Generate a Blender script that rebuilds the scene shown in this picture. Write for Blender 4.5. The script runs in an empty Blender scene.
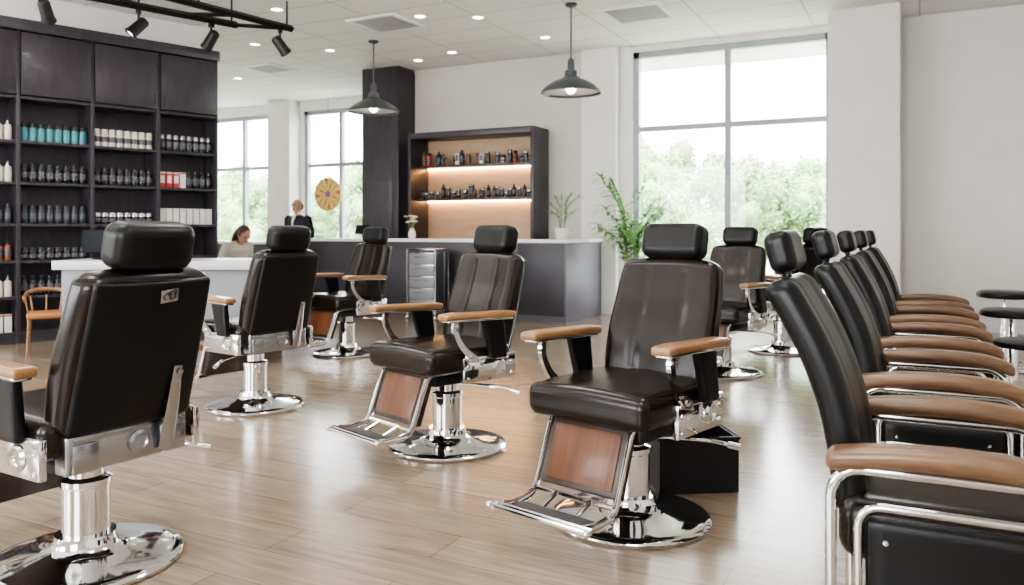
import bpy, bmesh, math, random
from mathutils import Vector, Matrix
random.seed(7)
TH=math.radians(27.0); C,S=math.cos(TH),math.sin(TH)
F=800.0; HC=1.2; HY=230.0
def cam2room(X,d): return (C*X-S*d, S*X+C*d)
def dirroom(fx,fy):
    a,b=cam2room(fx,fy); return math.atan2(b,a)+math.pi/2
def pxd(px,d): return cam2room((px-512)/F*d,d)
col=bpy.context.scene.collection
# ---------------------------------------------------------------- materials
def newmat(name):
    m=bpy.data.materials.new(name); m.use_nodes=True
    nt=m.node_tree; return m,nt,nt.nodes['Principled BSDF']
def mat(name,c,rough=.5,metal=0,bump=0,bscale=200,var=0.0,coat=0,emit=None,es=0,spec=None,vscale=3):
    m,nt,b=newmat(name)
    b.inputs['Roughness'].default_value=rough; b.inputs['Metallic'].default_value=metal
    b.inputs['Coat Weight'].default_value=coat; b.inputs['Coat Roughness'].default_value=.2
    if spec is not None: b.inputs['Specular IOR Level'].default_value=spec
    tc=nt.nodes.new('ShaderNodeTexCoord')
    n=nt.nodes.new('ShaderNodeTexNoise'); n.inputs['Scale'].default_value=vscale; n.inputs['Detail'].default_value=4
    nt.links.new(tc.outputs['Object'],n.inputs['Vector'])
    r=nt.nodes.new('ShaderNodeValToRGB')
    v=var if var>0 else .02
    r.color_ramp.elements[0].position=.3; r.color_ramp.elements[1].position=.7
    r.color_ramp.elements[0].color=tuple(max(0,x*(1-v)) for x in c)+(1,)
    r.color_ramp.elements[1].color=tuple(min(1,x*(1+v)) for x in c)+(1,)
    nt.links.new(n.outputs['Fac'],r.inputs['Fac']); nt.links.new(r.outputs['Color'],b.inputs['Base Color'])
    if bump>0:
        n2=nt.nodes.new('ShaderNodeTexNoise'); n2.inputs['Scale'].default_value=bscale
        nt.links.new(tc.outputs['Object'],n2.inputs['Vector'])
        bp=nt.nodes.new('ShaderNodeBump'); bp.inputs['Strength'].default_value=bump; bp.inputs['Distance'].default_value=.002
        nt.links.new(n2.outputs['Fac'],bp.inputs['Height']); nt.links.new(bp.outputs['Normal'],b.inputs['Normal'])
    if emit:
        b.inputs['Emission Color'].default_value=emit+(1,); b.inputs['Emission Strength'].default_value=es
    return m
def wood(name,c1,c2,scl=(1,12,12),rough=.35,coat=.2):
    m,nt,b=newmat(name)
    tc=nt.nodes.new('ShaderNodeTexCoord'); mp=nt.nodes.new('ShaderNodeMapping'); mp.inputs['Scale'].default_value=scl
    n=nt.nodes.new('ShaderNodeTexNoise'); n.inputs['Scale'].default_value=4; n.inputs['Detail'].default_value=6; n.inputs['Distortion'].default_value=.6
    r=nt.nodes.new('ShaderNodeValToRGB'); r.color_ramp.elements[0].position=.3; r.color_ramp.elements[1].position=.7
    r.color_ramp.elements[0].color=c1+(1,); r.color_ramp.elements[1].color=c2+(1,)
    nt.links.new(tc.outputs['Object'],mp.inputs['Vector']); nt.links.new(mp.outputs['Vector'],n.inputs['Vector'])
    nt.links.new(n.outputs['Fac'],r.inputs['Fac']); nt.links.new(r.outputs['Color'],b.inputs['Base Color'])
    b.inputs['Roughness'].default_value=rough; b.inputs['Coat Weight'].default_value=coat
    return m
LEATHER=mat('black_leather',(.006,.006,.0065),.34,0,.15,350,.1,spec=.28)
LEATHERB=mat('sheen_tinted_black_leather',(.0115,.0075,.0058),.23,0,.12,350,.06,spec=.40)  # glossy black leather, warm sheen put into the brownish base colour
CHROME=mat('chrome',(.80,.80,.81),.07,1)
STEEL=mat('brushed_steel',(.42,.43,.45),.25,1)
BLACKM=mat('black_metal',(.012,.012,.013),.4,.3)
BLACKP=mat('black_plastic',(.008,.008,.010),.42,spec=.3)
ARMW=wood('arm_wood',(.23,.115,.048),(.36,.195,.088),(10,1.5,10),.32,.3)
ARMB=wood('arm_walnut',(.115,.060,.030),(.205,.112,.058),(10,1.5,10),.36,.2)
WALNUT=wood('walnut_panel',(.085,.028,.009),(.150,.054,.018),(9,9,.8),.42,.1)
DWAL=wood('dark_walnut_frame',(.022,.012,.008),(.036,.020,.012),(9,9,.8),.4,.1)
DARKW=wood('dark_stained_wood',(.030,.025,.033),(.048,.041,.052),(6,6,1),.4,.1)
DARKG=mat('charcoal_laminate',(.042,.040,.050),.42,var=.06)
GREYP=mat('grey_violet_laminate',(.13,.125,.155),.45,var=.04)
WHITET=mat('white_stone_top',(.80,.80,.79),.25,var=.03,vscale=8)
GREYT=mat('pale_grey_top',(.55,.55,.57),.3,var=.03,vscale=8)
DESKG=mat('light_grey_laminate',(.20,.20,.22),.4)
WALL=mat('wall_paint',(.83,.82,.79),.75,0,.1,60)
WALLT=mat('taupe_wall_paint',(.64,.61,.565),.75,0,.1,60)
FRAME=mat('window_frame_paint',(.34,.37,.40),.4)
WHITE=mat('white_trim',(.84,.84,.84),.4)
TAN=wood('tan_back_panel',(.46,.31,.19),(.54,.38,.25),(1,6,6),.5,0)
PENDM=mat('pendant_metal',(.11,.12,.13),.35,.6)
PENDI=mat('pendant_inner',(.85,.85,.82),.5)
BULB=mat('bulb',(1,1,1),.5,emit=(1,.93,.82),es=20)
LED=mat('led_strip',(1,1,1),.5,emit=(1,.55,.22),es=50)
LEAF=mat('leaf_green',(.12,.33,.05),.45,var=.3)
STEM=mat('stem_green',(.16,.22,.07),.5,var=.2)
SOIL=mat('soil',(.05,.035,.025),.9,var=.4,vscale=40)
POTW=mat('white_ceramic',(.78,.77,.75),.25)
RUBBER=mat('grey_rubber',(.05,.05,.05),.6)
def glassmat():
    m,nt,b=newmat('window_glass'); nt.nodes.remove(b)
    out=nt.nodes['Material Output']; t=nt.nodes.new('ShaderNodeBsdfTransparent'); g=nt.nodes.new('ShaderNodeBsdfGlossy')
    g.inputs['Roughness'].default_value=.02; mx=nt.nodes.new('ShaderNodeMixShader'); mx.inputs[0].default_value=.04
    nt.links.new(t.outputs[0],mx.inputs[1]); nt.links.new(g.outputs[0],mx.inputs[2]); nt.links.new(mx.outputs[0],out.inputs[0]); return m
GLASS=glassmat()
def floormat():
    m,nt,b=newmat('plank_floor'); N=nt.nodes.new; L=nt.links.new
    tc=N('ShaderNodeTexCoord')
    br=N('ShaderNodeTexBrick'); br.offset=.37; br.inputs['Scale'].default_value=1
    br.inputs['Brick Width'].default_value=1.6; br.inputs['Row Height'].default_value=.225; br.inputs['Mortar Size'].default_value=.002
    br.inputs['Mortar Smooth'].default_value=.2
    br.inputs['Color1'].default_value=(.258,.194,.136,1); br.inputs['Color2'].default_value=(.325,.252,.184,1); br.inputs['Mortar'].default_value=(.12,.085,.06,1)
    L(tc.outputs['Object'],br.inputs['Vector'])
    mp=N('ShaderNodeMapping'); mp.inputs['Scale'].default_value=(1.1,14,1)
    L(tc.outputs['Object'],mp.inputs['Vector'])
    n=N('ShaderNodeTexNoise'); n.inputs['Scale'].default_value=2.4; n.inputs['Detail'].default_value=8; n.inputs['Distortion'].default_value=.5
    L(mp.outputs['Vector'],n.inputs['Vector'])
    r=N('ShaderNodeValToRGB'); r.color_ramp.elements[0].position=.32; r.color_ramp.elements[1].position=.68
    r.color_ramp.elements[0].color=(.74,.73,.72,1); r.color_ramp.elements[1].color=(1.11,1.11,1.10,1)
    L(n.outputs['Fac'],r.inputs['Fac'])
    mx=N('ShaderNodeMix'); mx.data_type='RGBA'; mx.blend_type='MULTIPLY'; mx.inputs[0].default_value=1
    L(br.outputs['Color'],mx.inputs[6]); L(r.outputs['Color'],mx.inputs[7]); L(mx.outputs[2],b.inputs['Base Color'])
    b.inputs['Roughness'].default_value=.24; b.inputs['Coat Weight'].default_value=.3; b.inputs['Coat Roughness'].default_value=.15
    bp=N('ShaderNodeBump'); bp.inputs['Strength'].default_value=.1; bp.inputs['Distance'].default_value=.001
    L(n.outputs['Fac'],bp.inputs['Height']); L(bp.outputs['Normal'],b.inputs['Normal'])
    return m
def ceilmat():
    m,nt,b=newmat('ceiling_tiles'); N=nt.nodes.new; L=nt.links.new
    tc=N('ShaderNodeTexCoord'); br=N('ShaderNodeTexBrick'); br.offset=0; br.inputs['Scale'].default_value=1
    br.inputs['Brick Width'].default_value=1.2; br.inputs['Row Height'].default_value=.6; br.inputs['Mortar Size'].default_value=.012
    br.inputs['Color1'].default_value=(.88,.88,.87,1); br.inputs['Color2'].default_value=(.85,.85,.84,1); br.inputs['Mortar'].default_value=(.60,.60,.60,1)
    L(tc.outputs['Object'],br.inputs['Vector']); L(br.outputs['Color'],b.inputs['Base Color']); b.inputs['Roughness'].default_value=.8
    return m
# ---------------------------------------------------------------- geometry
class Geo:
    def __init__(s): s.bm=bmesh.new()
    def add(s,t,M=None,mi=0):
        if M is not None: bmesh.ops.transform(t,matrix=M,verts=t.verts)
        for f in t.faces: f.material_index=mi
        me=bpy.data.meshes.new('t'); t.to_mesh(me); s.bm.from_mesh(me); bpy.data.meshes.remove(me); t.free(); return s
    def box(s,lo,hi,bev=0,mi=0,M=None,seg=2):
        t=bmesh.new(); bmesh.ops.create_cube(t,size=1)
        sz=[hi[i]-lo[i] for i in range(3)]; ce=[(hi[i]+lo[i])/2 for i in range(3)]
        bmesh.ops.transform(t,matrix=Matrix.Translation(ce)@Matrix.Diagonal(sz+[1]),verts=t.verts)
        if bev>0: bmesh.ops.bevel(t,geom=t.edges[:],offset=bev,segments=seg,profile=.5,affect='EDGES')
        return s.add(t,M,mi)
    def rbox(s,sz,r,n=10,fn=None,M=None,mi=0):
        t=bmesh.new(); bmesh.ops.create_cube(t,size=2)
        bmesh.ops.subdivide_edges(t,edges=t.edges[:],cuts=n-1,use_grid_fill=True)
        h=[x/2 for x in sz]; m=.6
        for v in t.verts:
            p=[];q=[]
            for i in range(3):
                tt=v.co[i]; inn=max(h[i]-r,1e-4); a=abs(tt); sg=1 if tt>=0 else -1
                if a<=m+1e-6: x=inn*a/m
                else: x=inn+r*math.tan((a-m)/(1-m)*math.pi/4)
                p.append(sg*x); q.append(sg*min(x,inn))
            P=Vector(p);Q=Vector(q); D=P-Q
            if D.length>1e-7: D.normalize(); P=Q+D*r
            v.co=fn(P) if fn else P
        return s.add(t,M,mi)
    def lathe(s,prof,n=32,M=None,mi=0,sx=1,sy=1):
        t=bmesh.new(); rings=[]
        for r,z in prof:
            if r<1e-5: rings.append([t.verts.new((0,0,z))])
            else: rings.append([t.verts.new((r*math.cos(2*math.pi*i/n)*sx,r*math.sin(2*math.pi*i/n)*sy,z)) for i in range(n)])
        for A,B in zip(rings,rings[1:]):
            for i in range(n):
                j=(i+1)%n
                if len(A)==1 and len(B)==1: break
                if len(A)==1: t.faces.new((A[0],B[j],B[i]))
                elif len(B)==1: t.faces.new((A[i],A[j],B[0]))
                else: t.faces.new((A[i],A[j],B[j],B[i]))
        bmesh.ops.recalc_face_normals(t,faces=t.faces)
        return s.add(t,M,mi)
    def prism(s,poly,x0,x1,bev=0,M=None,mi=0):
        t=bmesh.new(); A=[t.verts.new((x0,y,z)) for y,z in poly]; B=[t.verts.new((x1,y,z)) for y,z in poly]; n=len(poly)
        t.faces.new(A); t.faces.new(B[::-1])
        for i in range(n): j=(i+1)%n; t.faces.new((A[i],B[i],B[j],A[j]))
        bmesh.ops.recalc_face_normals(t,faces=t.faces)
        if bev>0: bmesh.ops.bevel(t,geom=t.edges[:],offset=bev,segments=2,profile=.5,affect='EDGES')
        return s.add(t,M,mi)
    def tube(s,pts,r,n=10,closed=False,M=None,mi=0,flat=1.0,up=None):
        pts=[Vector(p) for p in pts]; k=len(pts)
        rad=r if isinstance(r,(list,tuple)) else [r]*k
        t=bmesh.new(); rings=[]; prev=None
        for i,p in enumerate(pts):
            if closed: T=(pts[(i+1)%k]-pts[i-1])
            else: T=pts[min(i+1,k-1)]-pts[max(i-1,0)]
            T.normalize()
            if prev is None:
                u=Vector(up) if up else (Vector((1,0,0)) if abs(T.x)<.8 else Vector((0,0,1)))
            else: u=prev
            u=(u-T*u.dot(T)).normalized(); prev=u; w=T.cross(u)
            rings.append([t.verts.new(p+u*math.cos(2*math.pi*j/n)*rad[i]+w*math.sin(2*math.pi*j/n)*rad[i]*flat) for j in range(n)])
        R=rings+([rings[0]] if closed else [])
        for A,B in zip(R,R[1:]):
            for j in range(n):
                q=(j+1)%n; t.faces.new((A[j],A[q],B[q],B[j]))
        if not closed:
            t.faces.new(rings[0][::-1]); t.faces.new(rings[-1])
        bmesh.ops.recalc_face_normals(t,faces=t.faces)
        return s.add(t,M,mi)
    def ball(s,c,r,sc=(1,1,1),mi=0,n=12):
        t=bmesh.new(); bmesh.ops.create_uvsphere(t,u_segments=n*2,v_segments=n,radius=r)
        return s.add(t,Matrix.Translation(c)@Matrix.Diagonal(list(sc)+[1]),mi)
def smooth_path(pts,sub=6,closed=False):
    P=[Vector(p) for p in pts]; n=len(P); out=[]
    rng=n if closed else n-1
    for i in range(rng):
        if closed: a,b,c,d=P[i-1],P[i],P[(i+1)%n],P[(i+2)%n]
        else: a,b,c,d=P[max(i-1,0)],P[i],P[i+1],P[min(i+2,n-1)]
        for k in range(sub):
            t=k/sub
            out.append(.5*((2*b)+(-a+c)*t+(2*a-5*b+4*c-d)*t*t+(-a+3*b-3*c+d)*t**3))
    if not closed: out.append(P[-1])
    return out
def rrect(y0,y1,z0,z1,r,x,k=5):
    out=[]
    for cy,cz,a0 in ((y1-r,z1-r,0),(y0+r,z1-r,90),(y0+r,z0+r,180),(y1-r,z0+r,270)):
        for i in range(k+1):
            a=math.radians(a0+90*i/k); out.append((x,cy+r*math.cos(a),cz+r*math.sin(a)))
    return out
def mk(name,g,mats,parent=None,loc=(0,0,0),rot=(0,0,0),label=None,cat=None,kind=None,group=None,smooth=True,ang=40):
    me=bpy.data.meshes.new(name); g.bm.to_mesh(me); g.bm.free()
    if not isinstance(mats,(list,tuple)): mats=[mats]
    for m in mats: me.materials.append(m)
    if smooth:
        me.polygons.foreach_set('use_smooth',[True]*len(me.polygons)); me.set_sharp_from_angle(angle=math.radians(ang))
    o=bpy.data.objects.new(name,me); col.objects.link(o); o.location=loc; o.rotation_euler=rot
    tag(o,parent,label,cat,kind,group); return o
def tag(o,parent=None,label=None,cat=None,kind=None,group=None):
    if parent is not None: o.parent=parent
    if label: o['label']=label
    if cat: o['category']=cat
    if kind: o['kind']=kind
    if group: o['group']=group
def empty(name,loc=(0,0,0),rz=0,**k):
    o=bpy.data.objects.new(name,None); o.empty_display_size=.1; col.objects.link(o); o.location=loc; o.rotation_euler=(0,0,rz)
    tag(o,None,**k); return o
def copy_tree(o,loc=None,rz=None,parent=None,label=None,skip=()):
    n=o.copy(); col.objects.link(n)
    if parent is not None: n.parent=parent
    if loc is not None: n.location=loc
    if rz is not None: n.rotation_euler=(0,0,rz)
    if label: n['label']=label
    for c in o.children:
        if c.name.split('.')[0] in skip: continue
        copy_tree(c,parent=n,skip=skip)
    return n
def struct(name,boxes,m,bev=0):
    g=Geo()
    for lo,hi in boxes: g.box(lo,hi,bev)
    return mk(name,g,m,kind='structure',smooth=False)
# ---------------------------------------------------------------- room
A0,A1,B0,B1,BB,CH=-14.0,2.7,-3.2,10.9,12.5,3.8
g=Geo(); g.box((A0-.2,B0-.2,-.1),(A1+.2,BB+.25,0)); mk('floor',g,floormat(),kind='structure',smooth=False)
g=Geo(); g.box((A0-.2,B0-.2,CH),(A1+.2,BB+.25,CH+.15)); mk('ceiling',g,ceilmat(),kind='structure',smooth=False)
W0,W1,WS,WT=-3.63,-.99,.3,3.72
struct('wall_back',[((-4.36,B1,0),(W0,B1+.2,CH)),((W0,B1,0),(W1,B1+.2,WS)),((W0,B1,WT),(W1,B1+.2,CH)),((W1,B1,0),(A1+.2,B1+.2,CH))],WALL)
struct('wall_alcove',[((-7.33,B1,0),(-4.36,B1+.2,CH)),((-7.45,B1+.2,0),(-7.33,BB,CH))],WALLT)
struct('trim_1',[((-4.36,B1-.14,0),(-3.83,B1,CH))],WALL)
struct('trim_2',[((-.97,B1-.75,0),(-.20,B1,CH))],WALL)
wb=[(-13.7,-11.86),(-11.1,-9.28)]
WS2,WT2=.5,3.6
struct('wall_far',[((A0,BB,0),(wb[0][0],BB+.2,CH)),((wb[0][1],BB,0),(wb[1][0],BB+.2,CH)),((wb[1][1],BB,0),(-7.45,BB+.2,CH)),
  ((wb[0][0],BB,0),(wb[0][1],BB+.2,WS2)),((wb[1][0],BB,0),(wb[1][1],BB+.2,WS2)),((wb[0][0],BB,WT2),(wb[0][1],BB+.2,CH)),((wb[1][0],BB,WT2),(wb[1][1],BB+.2,CH))],WALL)
struct('trim_3',[((-11.78,BB-.3,0),(-11.2,BB,CH))],WALL)
struct('wall_left',[((A0-.2,B0,0),(A0,BB,CH))],WALL)
struct('wall_right',[((A1,B0,0),(A1+.2,B1,CH))],WALL)
struct('wall_front',[((A0,B0-.2,0),(A1,B0,.9)),((A0,B0-.2,3.2),(A1,B0,CH)),((A0,B0-.2,.9),(-12,B0,3.2)),((-9.2,B0-.2,.9),(-7.6,B0,3.2)),((-4.8,B0-.2,.9),(-2.6,B0,3.2)),((-.4,B0-.2,.9),(A1,B0,3.2))],WALL)
struct('baseboard_back',[((-.20,B1-.015,0),(A1,B1,.12)),((-3.83,B1-.015,0),(-.97,B1,.12))],WHITE)
def window(name,a0,a1,z0,z1,y,rows,cols=2,fw=.07):
    e=empty(name,((a0+a1)/2,y,z0),kind='structure'); w=a1-a0; h=z1-z0
    g=Geo(); f=fw
    g.box((-w/2,-.04,0),(-w/2+f,.06,h)); g.box((w/2-f,-.04,0),(w/2,.06,h)); g.box((-w/2,-.04,0),(w/2,.06,f)); g.box((-w/2,-.04,h-f),(w/2,.06,h))
    for i in range(1,cols): x=-w/2+w*i/cols; g.box((x-f*.5,-.035,f),(x+f*.5,.055,h-f))
    for r in rows: g.box((-w/2+f,-.03,r-z0-f*.45),(w/2-f,.05,r-z0+f*.45))
    mk('window_frame',g,FRAME,e,smooth=False)
    g=Geo(); g.box((-w/2+f,.008,f),(w/2-f,.012,h-f)); mk('window_glass',g,GLASS,e,smooth=False)
window('window_1',W0,W1,WS,WT,B1+.08,[2.63],2,.08)
window('window_2',wb[0][0],wb[0][1],WS2,WT2,BB+.08,[2.5],2,.08)
window('window_3',wb[1][0],wb[1][1],WS2,WT2,BB+.08,[2.5],2,.08)
g=Geo(); g.box((W0,B1-.1,WS-.04),(W1,B1+.04,WS),.005); mk('trim_4',g,WHITE,kind='structure')
g=Geo(); g.box((-8.05,10.45,0),(-7.46,BB-.01,CH-.002),.003); g.box((-7.47,10.45,0),(-7.34,B1-.01,CH-.002),.003); mk('trim_5',g,DARKW,kind='structure')
def ceil_at(px,py,z=CH):
    d=(z-HC)*F/(HY-py); return pxd(px,d)
vent=None
for px,py,s in ((638,13,.75),(386,23,.72),(270,68,.62)):
    a,b=ceil_at(px,py)
    if vent is None:
        g=Geo(); h=.5
        for lo,hi in (((-h,-h,-.02),(h,-h+.08,.0)),((-h,h-.08,-.02),(h,h,.0)),((-h,-h+.08,-.02),(-h+.08,h-.08,0)),((h-.08,-h+.08,-.02),(h,h-.08,0))): g.box(lo,hi,.003)
        for i in range(9):
            y=-h+.13+i*.093; g.box((-h+.08,y-.028,-.016),(h-.08,y+.028,-.008),mi=1)
        g.box((-h+.08,-h+.08,-.003),(h-.08,h-.08,-.001),mi=2)
        vent=mk('air_vent',g,[WHITE,mat('vent_slats',(.42,.42,.42),.5),mat('vent_inside',(.05,.05,.05),.8)],loc=(a,b,CH),label='square louvred air vent set in the tiled ceiling',cat='air vent',group='ceiling air vents'); vent.scale=(s,s,1)
    else:
        v=copy_tree(vent,(a,b,CH)); v.scale=(s,s,1)
dl=None
for px,py in ((420,16),(277,9),(478,17),(452,52),(330,50),(545,37),(238,78),(418,60),(255,44)):
    a,b=ceil_at(px,py)
    if dl is None:
        dl=empty('ceiling_downlight',(a,b,CH),label='small round recessed downlight in the white ceiling',cat='ceiling light',group='recessed downlights')
        g=Geo(); g.lathe([(.065,-.001),(.085,-.001),(.088,-.008),(.07,-.012),(.06,-.002)],24); mk('trim_ring',g,WHITE,dl)
        g=Geo(); g.lathe([(0,-.004),(.062,-.004),(.062,-.002),(0,-.002)],24); mk('lamp_lens',g,BULB,dl)
    else: copy_tree(dl,(a,b,CH))
FILL_GLOW=mat('fill_panel_glow',(1,1,1),.5,emit=(1,.97,.93),es=20)  # glowing ceiling panels added out of view to brighten the room
pn=None
for a in (-9.0,-6.2,-3.4,-.6):
    for b in (1.6,4.2):
        if pn is None:
            pn=empty('added_fill_panel',(a,b,CH),label='added unseen rectangular fill light panel flush in the tiled ceiling',cat='ceiling light',group='added ceiling fill panels')
            g=Geo(); g.box((-.6,-.3,-.012),(.6,.3,-.002)); mk('fill_glow',g,FILL_GLOW,pn,smooth=False)
            g=Geo()
            for lo,hi in (((-.63,-.33,-.02),(.63,-.3,0)),((-.63,.3,-.02),(.63,.33,0)),((-.63,-.3,-.02),(-.6,.3,0)),((.6,-.3,-.02),(.63,.3,0))): g.box(lo,hi)
            mk('fill_panel_frame',g,WHITE,pn,smooth=False)
        else: copy_tree(pn,(a,b,CH))
# ---------------------------------------------------------------- pendants
def pendant(px,d,zb,rot):
    a,b=pxd(px,d); e=empty('pendant_lamp',(a,b,CH),label='grey metal dome pendant lamp hanging from a thin rod',cat='pendant lamp',group='dome pendants')
    z=zb-CH
    g=Geo(); g.lathe([(0,0),(.07,0),(.07,-.02),(.05,-.035),(0,-.035)],24); mk('canopy',g,PENDM,e)
    g=Geo(); g.tube([(0,0,-.03),(0,0,z+.38)],.011,10); mk('rod',g,PENDM,e)
    g=Geo(); g.lathe([(0,.40),(.028,.40),(.04,.37),(.042,.27),(.07,.26),(.075,.20),(.11,.172),(.20,.135),(.28,.085),(.325,.045),(.345,.025),(.348,0),(.335,0),(.328,.025),(.27,.075),(.19,.122),(.1,.16),(0,.17)],48)
    mk('lamp_shade',g,[PENDM],e,(0,0,z))
    g=Geo(); g.lathe([(0,.16),(.09,.155),(.185,.115),(.265,.068),(.32,.022),(.315,.022),(.0,.05)],40); mk('shade_liner',g,[PENDI],e,(0,0,z))
    g=Geo(); g.ball((0,0,.05),.055); mk('bulb',g,BULB,e,(0,0,z))
pendant(571,9.2,2.77,0); pendant(373.5,11.0,2.82,0)
# ---------------------------------------------------------------- track lights
tr=empty('track_light_rail',(0,0,0),label='black suspended double lighting track with cross bars',cat='track light')
zr=3.5
P=[ (20,7.45),(237,8.98)]; Q=[(80,7.2),(292,9.15)]
def T3(px,d,z): a,b=pxd(px,d); return Vector((a,b,z))
r1=[T3(*P[0],zr),T3(*P[1],zr)]; r2=[T3(*Q[0],zr),T3(*Q[1],zr)]
tr.location=(r1[1].x,r1[1].y,CH); off=Vector(tr.location)
for i,(p,q) in enumerate((r1,r2)):
    g=Geo(); g.tube([p-off,q-off],.04,4,up=(0,0,1)); mk('rail',g,BLACKM,tr,smooth=False)
for t in (.35,.7,1.0):
    g=Geo(); g.tube([r1[0].lerp(r1[1],t)-off,r2[0].lerp(r2[1],t)-off],.022,4); mk('cross_bar',g,BLACKM,tr,smooth=False)
for t in (.1,.5,.97):
    for r in (r1,r2):
        p=r[0].lerp(r[1],t)-off; g=Geo(); g.tube([p,(p.x,p.y,0)],.01,8); mk('hanger_rod',g,BLACKM,tr)
sp=None
def onrail(r,t): return r[0].lerp(r[1],t)
for r,t,rz in ((r1,.10,.3),(r1,.50,2.2),(r1,.86,1.2),(r2,.93,-.6)):
    p=onrail(r,t)-Vector((0,0,.041))
    if sp is None:
        sp=empty('track_spotlight',p,rz,label='black cylindrical spotlight hanging from the ceiling track',cat='spotlight',group='track spotlights')
        g=Geo(); g.box((-.03,-.02,-.04),(.03,.02,0),.004); g.tube([(0,0,-.03),(0,0,-.13)],.012,8); mk('mount',g,BLACKM,sp)
        g=Geo(); g.lathe([(0,.10),(.04,.10),(.055,.08),(.06,-.09),(.068,-.1),(.068,-.12),(.058,-.12),(.05,-.08),(0,-.08)],24); hd=mk('lamp_head',g,BLACKM,sp,(0,0,-.17),(.7,.3,0))
        g=Geo(); g.lathe([(0,0),(.05,0),(.05,-.004),(0,-.004)],20); mk('lamp_lens',g,BULB,hd,(0,0,-.1))
    else: copy_tree(sp,p,rz)
# ---------------------------------------------------------------- product shelving unit
ux,uy=.291,.957; UA=math.atan2(uy,ux); UO=Vector((-8.67,4.45,0))
UM=Matrix.Translation(UO)@Matrix.Rotation(UA,4,'Z')
un=empty('product_shelving_unit',UO,UA,label='tall dark-stained wooden shelving unit with upper doors and open cubbies',cat='shelving unit')
UW,UD,UH,BW=2.92,.38,3.43,.73
g=Geo(); shelves=[.12,.50,.88,1.27,1.71,2.15,2.62]
g.box((0,UD-.02,0),(UW,UD,UH)); 
for i in range(5):
    x=i*BW; x0=max(0,x-.02); x1=min(UW,x+.02); g.box((x0,0,0),(x1,UD-.02,UH-.1),.002)
for z in shelves: g.box((.02,.012,z-.03),(UW-.02,UD-.02,z))
g.box((-.02,-.025,UH-.12),(UW+.02,UD,UH),.004); g.box((0,.03,0),(UW,.06,.09))
mk('cabinet_body',g,DARKW,un)
for i in range(4):
    g=Geo(); g.box((-BW/2+.022,-.02,0),(BW/2-.022,0,.66),.004); d=mk('door',g,DARKW,un,(i*BW+BW/2,-.001,2.63))
    g=Geo(); g.tube([(0,-.022,.04),(0,-.045,.04),(0,-.045,.16),(0,-.022,.16)],.006,8); mk('handle',g,BLACKM,d,(BW/2-.06 if i%2==0 else -BW/2+.06,0,0))
struct('wall_partition',[((0,0,0),(1,1,1))],WALL); wp=bpy.data.objects['wall_partition']; wp.matrix_world=UM@Matrix.Translation((0,UD+.005,0))@Matrix.Diagonal((UW,.12,CH-.003,1))
BC=[mat('bottle_teal',(.07,.25,.29),.3),mat('bottle_white',(.66,.61,.52),.35),mat('bottle_black',(.012,.012,.015),.25),mat('bottle_red',(.50,.04,.04),.3),mat('carton_white',(.70,.69,.67),.5),mat('bottle_amber',(.22,.08,.03),.2),mat('bottle_steelblue',(.022,.028,.045),.3)]
CAPB=mat('cap_black',(.015,.015,.015),.35); CAPS=mat('cap_silver',(.4,.4,.42),.25,.8); LAB=mat('label_grey',(.085,.085,.095),.5)
def bottle_mesh(kind,body,cap,label):
    g=Geo()
    if kind=='tall':
        g.lathe([(0,0),(.028,0),(.031,.006),(.031,.045)],20); g.lathe([(.0313,.045),(.0313,.105)],20,mi=2); g.lathe([(.031,.105),(.031,.13),(.024,.145),(.013,.15)],20); g.lathe([(.016,.148),(.016,.185),(0,.187)],20,mi=1)
    elif kind=='wide':
        g.lathe([(0,0),(.031,0),(.034,.006),(.034,.045)],20); g.lathe([(.0343,.045),(.0343,.10)],20,mi=2); g.lathe([(.034,.10),(.034,.125),(.030,.133)],20); g.lathe([(.031,.132),(.031,.172),(.028,.176),(0,.177)],20,mi=1)
    elif kind=='pump':
        g.lathe([(0,0),(.032,0),(.034,.008),(.034,.05)],20); g.lathe([(.0343,.05),(.0343,.11)],20,mi=2); g.lathe([(.034,.11),(.034,.135),(.018,.15)],20); g.lathe([(.018,.15),(.018,.17),(.006,.172),(.006,.195),(0,.195)],16,mi=1); g.tube([(0,0,.19),(0,-.03,.192),(0,-.034,.184)],.005,8,mi=1)
    elif kind=='jar':
        g.lathe([(0,0),(.034,0),(.036,.006),(.036,.07),(.033,.075)],20); g.lathe([(.0365,.075),(.0365,.11),(.034,.115),(0,.115)],20,mi=1); g.lathe([(.0363,.02),(.0363,.055)],20,mi=2)
    else:
        g.box((-.03,-.025,0),(.03,.025,.17),.002); g.box((-.022,-.0262,.05),(.022,-.0252,.13),mi=2); g.box((-.03,-.0258,.15),(.03,-.0252,.165),mi=1)
    o=mk('bottle' if kind!='carton' else 'product_carton',g,[body,cap,label]); me=o.data; bpy.data.objects.remove(o); return me
KM={}
def bm_(kind,ci,cap,lab):
    key=(kind,ci,cap.name,lab.name)
    if key not in KM: KM[key]=bottle_mesh(kind,BC[ci],cap,lab)
    return KM[key]
def put(me,name,M,p,label,group,cat='bottle',sc=1.0,rz=0):
    o=bpy.data.objects.new(name,me); col.objects.link(o); o.matrix_world=M@Matrix.Translation(p)@Matrix.Rotation(rz,4,'Z')@Matrix.Diagonal((sc,sc,sc,1))
    tag(o,None,label,cat,None,group); return o
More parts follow.
